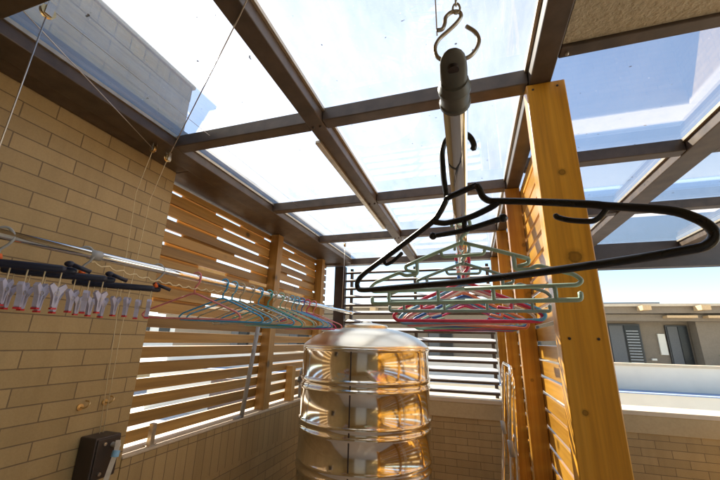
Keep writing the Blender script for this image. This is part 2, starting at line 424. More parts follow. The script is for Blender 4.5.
# ------------------------------------------------------------------ left slat fence
lf = empty('slat_fence', (-1.72, 2.8, .985))
tag(lf, 'brown wooden slat fence standing on the left parapet', 'fence')
z = -.545; k = 0
while z < .90:
    h = .064 + random.uniform(-.003, .003)
    bm = rbox(-1.775, -1.753, 1.46, 4.06, z, min(z + h, .93)); 
    for v in bm.verts: v.co.z += random.uniform(-.002, .002)
    adopt(link('slat', bm, M['woodY'], bevel=.002), lf); z += .0845
for ya, yb in ((2.70, 2.79), (3.72, 3.80)):
    adopt(link('post', rbox(-1.75, -1.665, ya, yb, -.562, .94), M['woodZ'], bevel=.003), lf)
for zz in (.47, .79):
    adopt(link('outer_rail', rbox(-1.93, -1.905, 1.47, 4.08, zz, zz + .055), M['pvc'], bevel=.002), lf)
random.seed(11)
for i in range(9):
    zz = -.545 + .0845 * (8 + i) + .052; y0 = 1.47 + random.random() * .25
    while y0 < 4.0:
        y1 = min(4.05, y0 + .22 + random.random() * .38)
        adopt(link('backing_board', rbox(-1.80, -1.782, y0, y1, zz, zz + .042), M['woodY'], bevel=.002), lf)
        y0 = y1 + .28 + random.random() * .34
tag(link('metal_post', rbox(-1.665, -1.52, 4.13, 4.2, -.563, .924), M['frame_dark'], bevel=.004), 'dark brown metal corner post where the slat fence meets the back louvres', 'post')
tag(link('timber_stub', rbox(-1.74, -1.67, 3.17, 3.24, -.563, -.25), M['woodZ'], bevel=.004), 'short wooden stub standing on the left parapet next to the steel tank', 'post')
bm = rbox(-1.690, -1.662, 1.625, 1.65, -.563, -.455); box(bm, -1.70, -1.652, 1.61, 1.665, -.564 + EYE, -.558 + EYE)
tag(link('fence_foot', bm, M['zinc'], bevel=.002), 'short grey metal foot on the left parapet near the crank box', 'bracket')
bm = bmesh.new(); tube(bm, [Z((-1.655, 2.40, -.56)), Z((-1.635, 2.47, .10))], .016, 10)
tube(bm, [Z((-1.655, 2.40, -.55)), Z((-1.66, 2.32, -.56)), ], .010, 8)
tag(link('grey_tube', bm, M['pvc'], smooth=True), 'thin dark grey tube leaning upright against the left slat fence', 'tube')

# ------------------------------------------------------------------ back louvres
bl = empty('louver_fence', (-.7, 4.25, .985))
tag(bl, 'grey louvred screen of tilted horizontal blades on the back parapet', 'fence')
z = -.50
while z < .90:
    bm = bmesh.new(); D, t, a = .105, .020, R(19)
    pts = []
    for x in (-1.52, .245):
        for (dy, dz) in ((0, 0), (0, -t), (D * math.cos(a), D * math.sin(a) - t), (D * math.cos(a), D * math.sin(a))):
            pts.append(bm.verts.new((x, 4.19 + dy, z + dz + EYE)))
    for f in ((0, 1, 2, 3), (4, 5, 6, 7), (0, 1, 5, 4), (1, 2, 6, 5), (2, 3, 7, 6), (3, 0, 4, 7)): bm.faces.new([pts[i] for i in f])
    bl_ = adopt(link('blade', bm, M['louver'], bevel=.002), bl)
    bm = bmesh.new(); box(bm, -1.519, .244, 4.180, 4.1895, z - t - .004 + EYE, z + .001 + EYE); e_ = link('edge_shade', bm, M['frame']); e_.parent = bl_  # dark strip paints in the shade on the blade's front edge
    z += .104
for xa in (-1.50, -.66, .2):
    adopt(link('upright', rbox(xa, xa + .035, 4.285, 4.32, -.563, .92), M['frame_dark']), bl)

# ------------------------------------------------------------------ right varnished fence
rf = empty('varnished_fence', (.3, 2.2, 0))
tag(rf, 'orange varnished wooden slat fence with wide post, right of the hanging pole', 'fence')
for (xa, xb, ya, yb) in ((.25, .379, 1.20, 1.262), (.25, .336, 2.14, 2.205), (.25, .336, 3.01, 3.075), (.25, .336, 4.0, 4.06)):
    adopt(link('post', rbox(xa, xb, ya, yb, -EYE, .929), M['oakZ'], bevel=.004), rf)
for px_, pz in ((.272, .905), (.352, .905), (.275, .02), (.350, .02), (.276, -.42), (.352, -.42)):
    bm = bmesh.new(); cyl(bm, Z((px_, 1.1985, pz)), Z((px_, 1.203, pz)), .0042, 12); adopt(link('screw', bm, M['frame_dark']), rf)
z = -1.5; random.seed(3)
while z < .90:
    h = .066 + random.choice((-.002, 0, .003, .0))
    if z + h > .925: h = .925 - z
    bm = rbox(.338, .359, 1.264, 4.06, z, z + h)
    for v in bm.verts: v.co.z += random.uniform(-.003, .003); v.co.x += random.uniform(-.002, .002)
    adopt(link('slat', bm, M['oakY'], bevel=.002), rf); z += h + random.choice((.013, .017, .022))

# ------------------------------------------------------------------ water tank
TX, TY, TR = -.80, 2.70, .478
tank = empty('water_tank', (TX, TY, 0))
tag(tank, 'large ribbed stainless steel water tank standing in the back left corner', 'water tank')
prof = [(TR - .02, -1.40), (TR, -1.39)]
for zc in (-1.33, -1.06, -.80, -.558, -.290):
    for zz in (zc - .027, zc + .027):
        prof += [(TR, zz - .018), (TR + .006, zz - .010), (TR + .0095, zz), (TR + .006, zz + .010), (TR, zz + .018)]
prof += [(TR, -.075), (TR + .004, -.066), (TR + .009, -.058), (TR + .004, -.050)]
bm = bmesh.new(); lathe(bm, [(a, b + EYE) for a, b in prof], TX, TY, 96)
body = adopt(link('tank_body', bm, M['tank'], smooth=True), tank)
prof = [(TR + .004, -.050), (TR + .006, -.042), (TR - .004, -.030), (TR - .03, -.006), (TR - .08, .030), (TR - .15, .060), (TR - .23, .082), (.17, .097), (.155, .100)]
bm = bmesh.new(); lathe(bm, [(a, b + EYE) for a, b in prof], TX, TY, 96)
dome = adopt(link('tank_dome', bm, M['lid'], smooth=True), tank)
prof = [(.165, .097), (.172, .102), (.172, .112), (.160, .120), (.09, .131), (.05, .134), (.045, .145), (.03, .152), (0, .153)]
bm = bmesh.new(); lathe(bm, [(a, b + EYE) for a, b in prof], TX, TY, 64)
adopt(link('hatch_lid', bm, M['lid'], smooth=True), tank)
bm = bmesh.new(); ang = math.atan2(-TY, -TX) - .20
for zz in (0,):
    c, s_ = math.cos(ang), math.sin(ang)
    box(bm, -.004, .002, -.004, .004, -1.38 + EYE, -.07 + EYE)
    for v in bm.verts:
        x, y = v.co.x + TR + .001, v.co.y; v.co.x = TX + x * c - y * s_; v.co.y = TY + x * s_ + y * c
adopt(link('weld_seam', bm, M['frame_dark']), tank)
bm = bmesh.new()
for k in range(4):
    a = k * math.pi / 2 + .5; x, y = TX + .4 * math.cos(a), TY + .4 * math.sin(a); box(bm, x - .03, x + .03, y - .03, y + .03, 0, .16)
tube(bm, [(TX + .42 * math.cos(k * math.pi / 16), TY + .42 * math.sin(k * math.pi / 16), .145) for k in range(32)], .02, 8, closed=True)
adopt(link('tank_stand', bm, M['zinc']), tank)
# supply pipe and valve behind the tank
pp = empty('water_pipe', (-1.70, 3.42, .985))
bm = bmesh.new(); tube(bm, [Z(p) for p in fillet([(-1.70, 3.42, -.565), (-1.70, 3.42, -.30), (-1.52, 3.34, -.26), (-1.30, 3.10, -.26)], .05)], .02, 10)
adopt(link('pipe', bm, M['pvc'], smooth=True), pp)
bm = bmesh.new(); ball(bm, Z((-1.70, 3.42, -.40)), .036, sz=1.2); tube(bm, [Z((-1.70, 3.42, -.40)), Z((-1.62, 3.38, -.37))], .012, 8); box(bm, -1.63, -1.60, 3.35, 3.41, -.40 + EYE, -.34 + EYE)
adopt(link('valve', bm, M['grey'], smooth=False), pp)
tag(pp, 'grey water pipe with valve on the parapet behind the steel tank', 'pipe')

# ------------------------------------------------------------------ folded chrome rack against the right fence
rk = empty('folding_rack', (.2, 2.6, 0))
tag(rk, 'folded chrome tube rack leaning against the varnished fence', 'rack')
def utube(x_top, x_bot, y0, y1, ztop, zbot, r_, name):
    bm = bmesh.new(); tube(bm, fillet([Z((x_bot, y0, zbot)), Z((x_top, y0, ztop)), Z((x_top, y1, ztop)), Z((x_bot, y1, zbot))], .07, 6), r_, 10)
    return adopt(link(name, bm, M['chrome'], smooth=True), rk)
utube(.205, .08, 2.33, 2.86, -.13, -1.54, .0115, 'outer_frame')
utube(.215, .155, 2.37, 2.80, -.19, -1.54, .0095, 'inner_frame')
for t in (.25, .5, .75):
    bm = bmesh.new(); tube(bm, [Z((.215 - .06 * t, 2.37, -.19 - 1.35 * t)), Z((.215 - .06 * t, 2.80, -.19 - 1.35 * t))], .005, 8); adopt(link('rung', bm, M['chrome'], smooth=True), rk)
for y in (2.33, 2.86):
    bm = bmesh.new(); cyl(bm, Z((.165, y, -.52)), Z((.172, y, -.60)), .0155); adopt(link('joint_collar', bm, M['pvc'], smooth=True), rk)
    bm = bmesh.new(); cyl(bm, Z((.085, y, -1.48)), Z((.08, y, -1.549)), .017); adopt(link('rubber_foot', bm, M['black'], smooth=True), rk)

# ------------------------------------------------------------------ crank box, wires and pulleys of the clothes lift
cb = empty('crank_box', (-1.64, 1.28, .96))
tag(cb, 'dark bronze crank box of the clothes lift on the left wall', 'crank box')
adopt(link('housing', rbox(-1.6395, -1.545, 1.225, 1.343, -.590, -.425), M['frame_dark'], bevel=.006), cb)
adopt(link('cover_plate', rbox(-1.545, -1.538, 1.232, 1.336, -.583, -.432), M['frame_dark'], bevel=.003), cb)
bm = bmesh.new(); cyl(bm, Z((-1.545, 1.300, -.462)), Z((-1.50, 1.300, -.462)), .010)
tube(bm, fillet([Z((-1.512, 1.303, -.445)), Z((-1.500, 1.293, -.482)), Z((-1.495, 1.262, -.60)), Z((-1.47, 1.26, -.625))], .02), .013, 4)
arm = adopt(link('crank_handle', bm, M['alu'], smooth=False), cb)
bm = bmesh.new(); cyl(bm, Z((-1.500, 1.2935, -.480)), Z((-1.4985, 1.288, -.503)), .0145); adopt(link('tape_mark', bm, M['bluetape']), cb)
for y, zz in ((1.262, -.452), (1.262, -.565)):
    bm = bmesh.new(); cyl(bm, Z((-1.54, y, zz)), Z((-1.531, y, zz)), .007, 10); adopt(link('screw', bm, M['zinc']), cb)
for y, zz, lab in ((1.193, -.296, 'small brass wall cleat left of the other, above the crank box'), (1.302, -.291, 'small brass wall cleat on the tiles directly above the crank box, right one')):
    w = empty('wall_cleat', (-1.64, y, zz + EYE)); tag(w, lab, 'wall hook', 'brass cleats on the tiled wall')
    bm = bmesh.new(); cyl(bm, Z((-1.6395, y, zz - .008)), Z((-1.634, y, zz - .008)), .014, 12); adopt(link('plate', bm, M['brass']), w)
    bm = bmesh.new(); tube(bm, smooth_path([Z((-1.634, y, zz - .008)), Z((-1.615, y + .005, zz - .01)), Z((-1.605, y + .014, zz + .002)), Z((-1.618, y + .020, zz + .014)), Z((-1.63, y + .014, zz + .016))]), .0035, 8)
    adopt(link('hook', bm, M['brass'], smooth=True), w)

def pulley(p, axis, label, name='ceiling_pulley'):
    e = empty(name, Z(p)); tag(e, label, 'pulley', 'pulleys under the glass roof')
    p = Vector(p); ax = Vector(axis).normalized(); side = ax.cross(Vector((0, 0, 1))).normalized()
    bm = bmesh.new()
    rings = []
    for off, r_ in ((-.006, .020), (-.003, .015), (.003, .015), (.006, .020)):
        rings.append([bm.verts.new(Z(p + ax * off + (side * math.cos(k * math.pi / 10) + Vector((0, 0, 1)) * math.sin(k * math.pi / 10)) * r_)) for k in range(20)])
    for a, b in zip(rings, rings[1:]):
        for k in range(20): bm.faces.new([a[k], a[(k + 1) % 20], b[(k + 1) % 20], b[k]])
    bm.faces.new(rings[0]); bm.faces.new(rings[-1])
    adopt(link('wheel', bm, M['brass'], smooth=False), e)
    bm = bmesh.new()
    for sgn in (-1, 1):
        c = p + ax * (.009 * sgn)
        vs = []
        for d1 in (-.0012, .0012):
            for (sx, sz) in ((-.010, -.014), (.010, -.014), (.010, .032), (-.010, .032)): vs.append(bm.verts.new(Z(c + ax * d1 + side * sx + Vector((0, 0, sz)))))
        for f in ((0, 1, 2, 3), (4, 5, 6, 7), (0, 1, 5, 4), (1, 2, 6, 5), (2, 3, 7, 6), (3, 0, 4, 7)): bm.faces.new([vs[i] for i in f])
    adopt(link('bracket', bm, M['zinc']), e)
    return e
pA, pB = (-1.475, 1.145, .905), (-1.462, 1.225, .895)
pulley(pA, (.2, 1, 0), 'brass pulley on the left roof beam, nearer of the two above the tiled wall')
pulley(pB, (1, .2, 0), 'brass pulley on the left roof beam, second one beside the end of the tiled wall')
pulley((-1.19, .488, .955), (1, 0, 0), 'round pulley at the upper left corner under the near roof beam')
pulley((-1.19, 3.20, .94), (1, 0, 0), 'small pulley under the glass near the dark corner post')
def wire(pts, label, r_=.0021, m='wire'):
    bm = bmesh.new(); tube(bm, [Z(p) for p in pts], r_, 6)
    return tag(link('lift_wire', bm, M[m], smooth=True), label, 'wire', 'wires of the clothes lift')
wire([pA, (-1.23, .43, .94)], 'thin wire running from the left beam pulleys to the upper left corner')
wire([pB, (-.60, .645, .925), (0, .21, .93)], 'thin wire crossing from the left beam pulleys to the middle roof beam')
wire([(-1.19, .488, .935), (-1.19, .488, .265)], 'wire hanging down at the left edge in front of the tiled wall')
wire([(-1.185, .50, .968), (-1.185, 3.19, .955)], 'long thin wire stretched under the glass from front to back', .0011)
wire([(-1.19, 3.20, .92), (-1.17, 3.12, .26)], 'wire dropping to the far end of the left clothes rod')
wire([pA, (-1.60, 1.20, .70), (-1.61, 1.255, 0), (-1.615, 1.29, -.425)], 'wire down the tiled wall to the crank box, left of the pair', .0018, 'string')
wire([pB, (-1.60, 1.285, .70), (-1.61, 1.285, 0), (-1.62, 1.31, -.425)], 'wire down the tiled wall to the crank box, right of the pair', .0018, 'string')

# ------------------------------------------------------------------ left clothes rod
RA, RB = Vector((-1.196, .28, .252)), Vector((-1.080, 3.16, .250))
def rodp(y): return RA + (RB - RA) * ((y - RA.y) / (RB.y - RA.y))
rod = empty('clothes_rod', Z(RA)); tag(rod, 'long stainless clothes rod hanging along the left fence', 'clothes rod')
bm = bmesh.new(); tube(bm, [Z(RA), Z(RB)], .0145, 20); adopt(link('tube', bm, M['chrome'], smooth=True), rod)
d_ = (RB - RA).normalized()
for y in (.79, 3.13):
    bm = bmesh.new(); cyl(bm, Z(rodp(y) - d_ * .018), Z(rodp(y) + d_ * .018), .0165, 20); adopt(link('sleeve', bm, M['pvc' if y < 1 else 'chrome'], smooth=True), rod)
bm = bmesh.new(); pts = []
for i in range(60):
    t = i / 59; p = rodp(.78 + t * .75) - Vector((-.003, 0, .026 + .022 * math.sin(t * math.pi)))
    pts.append(Z(p + Vector((.004 * math.cos(i * 1.6), 0, .005 * math.sin(i * 1.6)))))
tube(bm, pts, .0026, 6)
tag(link('cord', bm, M['string'], smooth=True), 'thin twisted golden cord slung just under the left clothes rod', 'cord')

# ------------------------------------------------------------------ peg hangers (navy bars with pegs on strings)
def peg_hanger(label, L=.25, n=7, hook_u=0., group='navy peg hangers on the left rod'):
    e = empty('peg_hanger', (0, 0, 0)); tag(e, label, 'peg hanger', group)      # origin at top of the rod
    zb = -.092
    bm = bmesh.new()
    for yy in (-.010, .012):
        tube(bm, [(-L / 2 + yy, yy, zb), (-L / 2 + .008 + yy, yy, zb + .001), (L / 2 - .008 + yy, yy, zb + .001), (L / 2 + yy, yy, zb)], .0105, 10, taper=[.7, 1, 1, .7])
        for v in bm.verts: v.co.y = yy + (v.co.y - yy) * .55 if abs(v.co.y - yy) < .011 else v.co.y
    for u in (-.5 * L + .01, .5 * L - .006):
        ball(bm, (u, 0, zb + .019), .0115, 1.1, .8, .8); tube(bm, [(u, 0, zb + .020), (u + .052, .004, zb + .002)], .0065, 8)
    link('bar', bm, M['navy'], e, smooth=True)
    bm = bmesh.new(); hp = [(hook_u, 0, zb + .018), (hook_u, 0, zb + .036), (hook_u + .012, 0, zb + .052), (hook_u + .019, 0, -.024), (hook_u + .017, 0, -.008), (hook_u + .004, 0, .006), (hook_u - .012, 0, .004), (hook_u - .020, 0, -.010), (hook_u - .018, 0, -.022)]
    tube(bm, smooth_path(hp), .0036, 8, round_end=True); link('hook', bm, M['pvc'], e, smooth=True)
    bm = bmesh.new(); lathe(bm, [(0, zb + .006), (.009, zb + .008), (.010, zb + .018), (.007, zb + .026), (0, zb + .028)], hook_u, 0, 14); link('swivel_knob', bm, M['orange'], e, smooth=True)
    for i in range(n):
        u = -L / 2 + .018 + (L - .036) * i / (n - 1); zt = zb - .049 + random.uniform(-.004, .004)
        bm = bmesh.new(); ang = random.uniform(-.5, .5) + 1.0
        for sg in (-1, 1):          # two jaws crossing at the spring
            pr = [(-.0015, -.006), (.014, .008), (.0205, -.001), (.0075, -.026), (.0055, -.056), (.0005, -.061), (-.0035, -.036)]
            f1 = [bm.verts.new((sg * x, -.0062, z_)) for x, z_ in pr]; f2 = [bm.verts.new((sg * x, .0062, z_)) for x, z_ in pr]
            bm.faces.new(f1); bm.faces.new(f2)
            for k in range(7): bm.faces.new([f1[k], f1[(k + 1) % 7], f2[(k + 1) % 7], f2[k]])
        rot = Matrix.Rotation(ang, 4, 'Z'); bmesh.ops.transform(bm, matrix=rot, verts=bm.verts)
        pg = link('peg', bm, M['peg'], e); pg.location = (u, 0, zt)
        bm = bmesh.new(); box(bm, -.0062, .0062, -.0068, .0068, -.0640, -.0590); bmesh.ops.transform(bm, matrix=rot, verts=bm.verts); link('jaw_tip', bm, M['red'], pg)
        bm = bmesh.new(); tube(bm, [(.0055 * math.cos(k * math.pi / 5), 0, -.020 + .0055 * math.sin(k * math.pi / 5)) for k in range(10)], .0016, 5, closed=True)
        for v in bm.verts: v.co.y *= 5
        bmesh.ops.transform(bm, matrix=rot, verts=bm.verts); link('spring', bm, M['zinc'], pg, smooth=True)
        bm = bmesh.new(); tube(bm, [(0, 0, -.004), (0, 0, zb - zt - .004)], .0017, 6); link('string', bm, M['string'], pg, smooth=True)
    return e
for y, yaw, hu, lab in ((.555, 52, -.03, 'navy peg hanger nearest the left edge, its end cut by the frame'),
                        (.765, 52, .047, 'middle navy peg hanger with orange knob, in front of the tiled wall'),
                        (1.035, 50, .118, 'farthest navy peg hanger, next to the pink hanger on the left rod')):
    e = peg_hanger(lab, hook_u=hu)
    p = rodp(y); a = R(yaw); e.location = Z(p + Vector((-hu * math.cos(a), -hu * math.sin(a), .0145))); e.rotation_euler = (R(random.uniform(-2, 2)), 0, a)

# ------------------------------------------------------------------ hangers
def hanger_points(W, drop, hook_h):
    """coated-wire hanger in its own plane (u across, v up); v=0 is the underside of the hook's crown, where the rod carries it"""
    h = W / 2; top = -hook_h; bot = -hook_h - drop
    return [(0, top), (h * .93, bot + .028), (h, bot + .012), (h * .95, bot), (-h * .95, bot), (-h, bot + .012), (-h * .93, bot + .028)]
HKR = .0175
def hook_pts(hook_h, r_=HKR):
    pts = [(0, -hook_h), (0, -hook_h + .02)]
    pts += [(r_ * .75, -r_ * 2.0), (r_ * 1.02, -r_ * .9)]
    for k in range(7):
        a = R(0 + k * 200 / 6); pts.append((r_ * math.cos(a), -r_ * .35 + r_ * .95 * math.sin(a)))
    return pts
def wire_hanger_mesh(W=.42, drop=.105, hook_h=.075, r_=.0038, bar2=False):
    bm = bmesh.new()
    tube(bm, [(p[0], 0, p[1]) for p in smooth_path([(a, b, 0) for a, b in hook_pts(hook_h)], 3)] , r_, 7, round_end=True)
    P = hanger_points(W, drop, hook_h)
    path = fillet([(a, 0, b) for a, b in P], [.02, .03, .01, .01, .01, .01, .03], 4, closed=True)
    tube(bm, path, r_, 7, closed=True)
    if bar2:     # strap notches under each shoulder
        for sg in (-1, 1):
            u = sg * W * .30; v0 = -hook_h - drop * .60
            tube(bm, fillet([(u, 0, v0 + .002), (u, 0, v0 - .014), (u - sg * .035, 0, v0 - .006)], .008), r_ * .9, 6, round_end=True)
    me = bpy.data.meshes.new('hanger'); bmesh.ops.recalc_face_normals(bm, faces=bm.faces); bm.to_mesh(me); bm.free()
    for p in me.polygons: p.use_smooth = True
    return me
WM = wire_hanger_mesh(); WM2 = wire_hanger_mesh(.40, .11, .072, .0047, True)
mesh_by = {}
def wire_hanger(base, col, p, yaw, label, group, tilt=0, sc=1.):
    k = (base.name, col)
    if k not in mesh_by:
        me = base.copy(); me.materials.append(HC[col]); mesh_by[k] = me
    o = bpy.data.objects.new('clothes_hanger', mesh_by[k]); COL.objects.link(o)
    o.location = Z(p); o.rotation_euler = (R(random.uniform(-2, 2)), R(tilt), R(yaw)); o.scale = (sc, 1, sc)
    return tag(o, label, 'hanger', group)
GL = 'thin coated hangers on the left rod'
random.seed(5)
for y, col, yaw, lab in ((1.231, 'pink', 14, 'salmon pink hanger on the left rod, nearest of the thin hangers'),
        (1.411, 'blue', 8, 'bright blue hanger on the left rod directly behind the salmon pink one'),
        (1.539, 'beige', 12, 'beige hanger on the left rod just behind the bright blue one'),
        (1.623, 'beige', 6, 'beige hanger on the left rod, in front of the teal one'),
        (1.793, 'teal', 10, 'teal hanger on the left rod in front of the fence post'),
        (1.846, 'beige', 4, 'beige hanger on the left rod right behind the teal one'),
        (1.923, 'palegreen', 12, 'mint green hanger on the left rod behind the teal one'),
        (1.982, 'beige', 3, 'beige hanger on the left rod, last before the two cobalt and blue ones'),
        (2.121, 'lightblue', 11, 'light blue hanger on the left rod near the tank'),
        (2.19, 'navyb', 6, 'cobalt hanger on the left rod just before the red pair'),
        (2.27, 'crimson', 9, 'crimson hanger on the left rod, nearer of the last two'),
        (1.48, 'lightblue', 13, 'light blue hanger on the left rod between the bright blue and beige ones'),
        (1.70, 'blue', 9, 'bright blue hanger on the left rod between the second beige one and the teal one'),
        (2.055, 'lightblue', 4, 'light blue hanger on the left rod just past the wooden fence post'),
        (2.371, 'pink', 5, 'pink hanger on the left rod, farthest one beside the tank lid')):
    p = rodp(y) + Vector((0, 0, .0145)); p.z += .0027 * 0
    wire_hanger(WM, col, p, yaw, lab, GL, random.uniform(-2, 2), 1.06)

# the hanging pole on the right with its S-hook
PA, PB = Vector((-.0012, .297, .250)), Vector((-.030, 2.05, .243))
def polep(y): return PA + (PB - PA) * ((y - PA.y) / (PB.y - PA.y))
hp_ = empty('hanging_pole', Z(PA)); tag(hp_, 'stainless hanging pole with dark plastic end cap, hung from an S hook', 'clothes pole')
bm = bmesh.new(); tube(bm, [Z(PA), Z(PB)], .0134, 28); adopt(link('tube', bm, M['chrome'], smooth=True), hp_)
bm = bmesh.new(); dp = (PB - PA).normalized()
prof = [(.000, .0146), (.002, .0164), (.006, .0164), (.008, .0149), (.022, .0149), (.0235, .0164), (.0275, .0164), (.030, .0150), (.035, .0144), (.037, .0130), (.0375, .0004)]
tube(bm, [Z(PA + dp * (.036 - a)) for a, b in prof], 1, 24, taper=[b for a, b in prof], cap=False)
# eye plate: flattened, rounded tongue in front of the collar
tongue = [(.0128, .020), (.0132, .004), (.0130, -.010), (.0124, -.018), (.0108, -.025), (.0080, -.030), (.0045, -.033), (.0006, -.034)]
n0 = len(bm.verts); tube(bm, [Z(PA + dp * b) for a, b in tongue], 1, 24, taper=[a for a, b in tongue], cap=False)
bm.verts.ensure_lookup_table()
for v in bm.verts[n0:]:      # flatten the tongue towards its tip
    k = min(1, max(0, (PA.y + .004 - v.co.y) / .022)); zc = PA.z + EYE; v.co.z = zc + (v.co.z - zc) * (1 - .62 * k) + .007 * k
adopt(link('end_cap', bm, M['grey'], smooth=True, sharp=28), hp_)
bm = bmesh.new(); cyl(bm, Z(PA + dp * -.016 + Vector((0, 0, -.0012))), Z(PA + dp * -.016 + Vector((0, 0, .004))), .0052, 16); adopt(link('eyelet', bm, M['frame_dark'], smooth=True, sharp=30), hp_)
bm = bmesh.new(); tube(bm, [Z(PB - dp * .02), Z(PB + dp * .012)], .0150, 20); adopt(link('end_cap', bm, M['grey'], smooth=True), hp_)
Spt = [(-.0146, .297), (-.0090, .2974), (-.0064, .3038), (-.005, .3119), (.0008, .3171), (.0078, .3156), (.0094, .3097), (.0048, .3033), (-.0026, .297), (-.0125, .2892), (-.0172, .2792), (-.0146, .2679), (-.0055, .2618), (.0048, .2613), (.0138, .262), (.021, .2696), (.0242, .2804), (.0214, .2912), (.014, .301)]
bm = bmesh.new(); tube(bm, smooth_path([Z((x, .277 + .0004 * i, z_)) for i, (x, z_) in enumerate(Spt)], 4), .0020, 10)
tag(link('hook_link', bm, M['zinc'], smooth=True), 'S shaped metal hook holding the hanging pole', 'hook')
bm = bmesh.new()
for i in range(4):
    c = Vector((.0055, .278, .3195 + i * .011)); ax = (Vector((1, 0, 0)), Vector((0, 1, 0)))[i % 2]
    tube(bm, [Z(c + ax * (.0035 * math.cos(a * math.pi / 6)) + Vector((0, 0, .0065 * math.sin(a * math.pi / 6)))) for a in range(12)], .0012, 6, closed=True)
tag(link('chain', bm, M['chrome'], smooth=True), 'short chain above the S hook at the top of the picture', 'chain')
wire([(-.0145, .283, .297), (-.0145, .30, .60), (-.01, .24, .95)], 'thin wire rising beside the S hook', .0007)
wire([(.0055, .278, .36), (.004, .24, .95)], 'wire above the chain of the S hook', .0012)

# big black plastic hanger, closest to the camera
bh = empty('black_hanger', Z((.0059, .4397, .08)), R(-28.2)); bh['x'] = 0
del bh['x']
tag(bh, 'thick black plastic hanger on the hanging pole, nearest the camera', 'hanger')
def P2(l): return [Vector((a, 0, b)) for a, b in l]
outline = [(-.0307, .112), (-.0429, .0945), (-.0566, .0829), (-.100, .0637), (-.145, .0444), (-.1905, .0250), (-.2050, .0135), (-.2045, .0035), (-.1940, -.0012), (-.15, -.003), (.0081, -.0062), (.1312, -.004), (.1925, -.001), (.2060, .0015), (.2118, .0085), (.2098, .0175), (.2023, .0266), (.1874, .0368), (.1462, .0518), (.132, .0575), (.085, .0735), (.042, .0868), (.0285, .0912), (.0205, .0990), (.0172, .1090), (.0135, .1172)]
bm = bmesh.new()
tube(bm, smooth_path(P2(outline), 4), .0042, 10)
tube(bm, smooth_path(P2([(-.0307, .112), (-.010, .1145), (.0135, .1172)]), 3), .0042, 10, round_end=True)
tube(bm, smooth_path(P2([(-.0535, .0825), (-.040, .0775), (-.0281, .0758), (.0012, .0760), (.0285, .0815), (.0417, .0872)]), 4), .0040, 10)
for pts in ([(-.1471, .0425), (-.1440, .0350), (-.137, .0342), (-.1248, .0385), (-.1111, .0468)], [(.1462, .051), (.1402, .0445), (.1354, .0408), (.1294, .0400), (.1122, .0452), (.1007, .0515), (.1002, .0545)]):
    tube(bm, smooth_path(P2(pts), 4), .0029, 8, round_end=True)
tube(bm, P2([(-.0072, .0760), (-.007, .0603)]), .0036, 8)
link('frame', bm, M['black'], bh, smooth=True)
bm = bmesh.new(); tube(bm, smooth_path(P2([(-.0307, .112), (-.034, .1405), (-.0349, .1660), (-.0345, .1854), (-.0292, .1994), (-.0200, .2048), (-.0093, .2053), (.004, .1975), (.0110, .187), (.0142, .1755), (.0125, .170)]), 4), .0040, 10, round_end=True)
link('hook', bm, M['black'], bh, smooth=True)
bm = bmesh.new(); tube(bm, smooth_path(P2([(-.0558, .0621), (-.0098, .0603), (.0433, .0645)]), 5), .0036, 10)
for p in ((-.0558, .0621), (.0433, .0645)): ball(bm, (p[0], 0, p[1]), .0054)
link('strap_bar', bm, M['black'], bh, smooth=True)

# plastic skirt hangers: shoulders with strap notches, two parallel bars joined by stubs
def skirt_hanger(col, p, yaw, label, W=.44, r_=.0043):
    e = empty('skirt_hanger', Z(p), R(yaw)); tag(e, label, 'hanger', 'plastic skirt hangers on the hanging pole')
    h = W / 2; nk = -.048; b1 = -.150; b2 = -.178
    bm = bmesh.new()
    for sg in (-1, 1):
        pts = [(0, nk), (sg * h * .30, nk - .022), (sg * h * .60, nk - .046)]
        tube(bm, smooth_path(P2(pts), 3), r_, 8)
        # the shoulder steps down at the strap notch
        tube(bm, fillet(P2([(sg * h * .60, nk - .046), (sg * h * .585, nk - .056), (sg * h * .50, nk - .060)]), .004), r_ * .9, 8, round_end=True)
        tube(bm, fillet(P2([(sg * h * .47, nk - .037), (sg * h * .47, nk - .066), (sg * h * .60, nk - .068), (sg * h * .66, nk - .060), (sg * h * .95, b1 + .020), (sg * h, b1 + .008), (sg * h * .96, b1), (0, b1)]), [.01, .006, .01, .01, .01, .012, .01, .01], 4), r_, 8)
        tube(bm, fillet(P2([(0, nk - .030), (sg * h * .20, nk - .030), (sg * h * .22, nk - .016)]), .006), r_ * .85, 8, round_end=True)
    ball(bm, (0, 0, nk), r_ * 1.6)
    link('frame', bm, HC[col], e, smooth=True)
    bm = bmesh.new(); tube(bm, smooth_path(P2([(0, nk), (0, nk + .012), (.012, nk + .022), (.0195, -.012), (.017, .003), (.006, .0125), (-.008, .0115), (-.018, .001), (-.0195, -.010)]), 4), r_ * .95, 8, round_end=True)
    link('hook', bm, HC[col], e, smooth=True)
    bm = bmesh.new()
    tube(bm, fillet(P2([(-h * .97, b2 + .014), (-h * .97, b2), (h * .97, b2), (h * .97, b2 + .014)]), .008), r_ * 1.05, 8, round_end=True)
    for u in (-.78, -.26, .26, .78): tube(bm, P2([(h * u, b2), (h * u, b1)]), r_ * .9, 8)
    link('trouser_bar', bm, HC[col], e, smooth=True)
    return e
skirt_hanger('green', polep(.76) + Vector((0, 0, .0125)), -5, 'sage green plastic skirt hanger directly behind the black hanger', .43)
skirt_hanger('grey', polep(.97) + Vector((0, 0, .0125)), 3, 'grey green plastic skirt hanger, third on the hanging pole behind the sage green one', .42)
GP = 'thin coated hangers on the hanging pole'
random.seed(9)
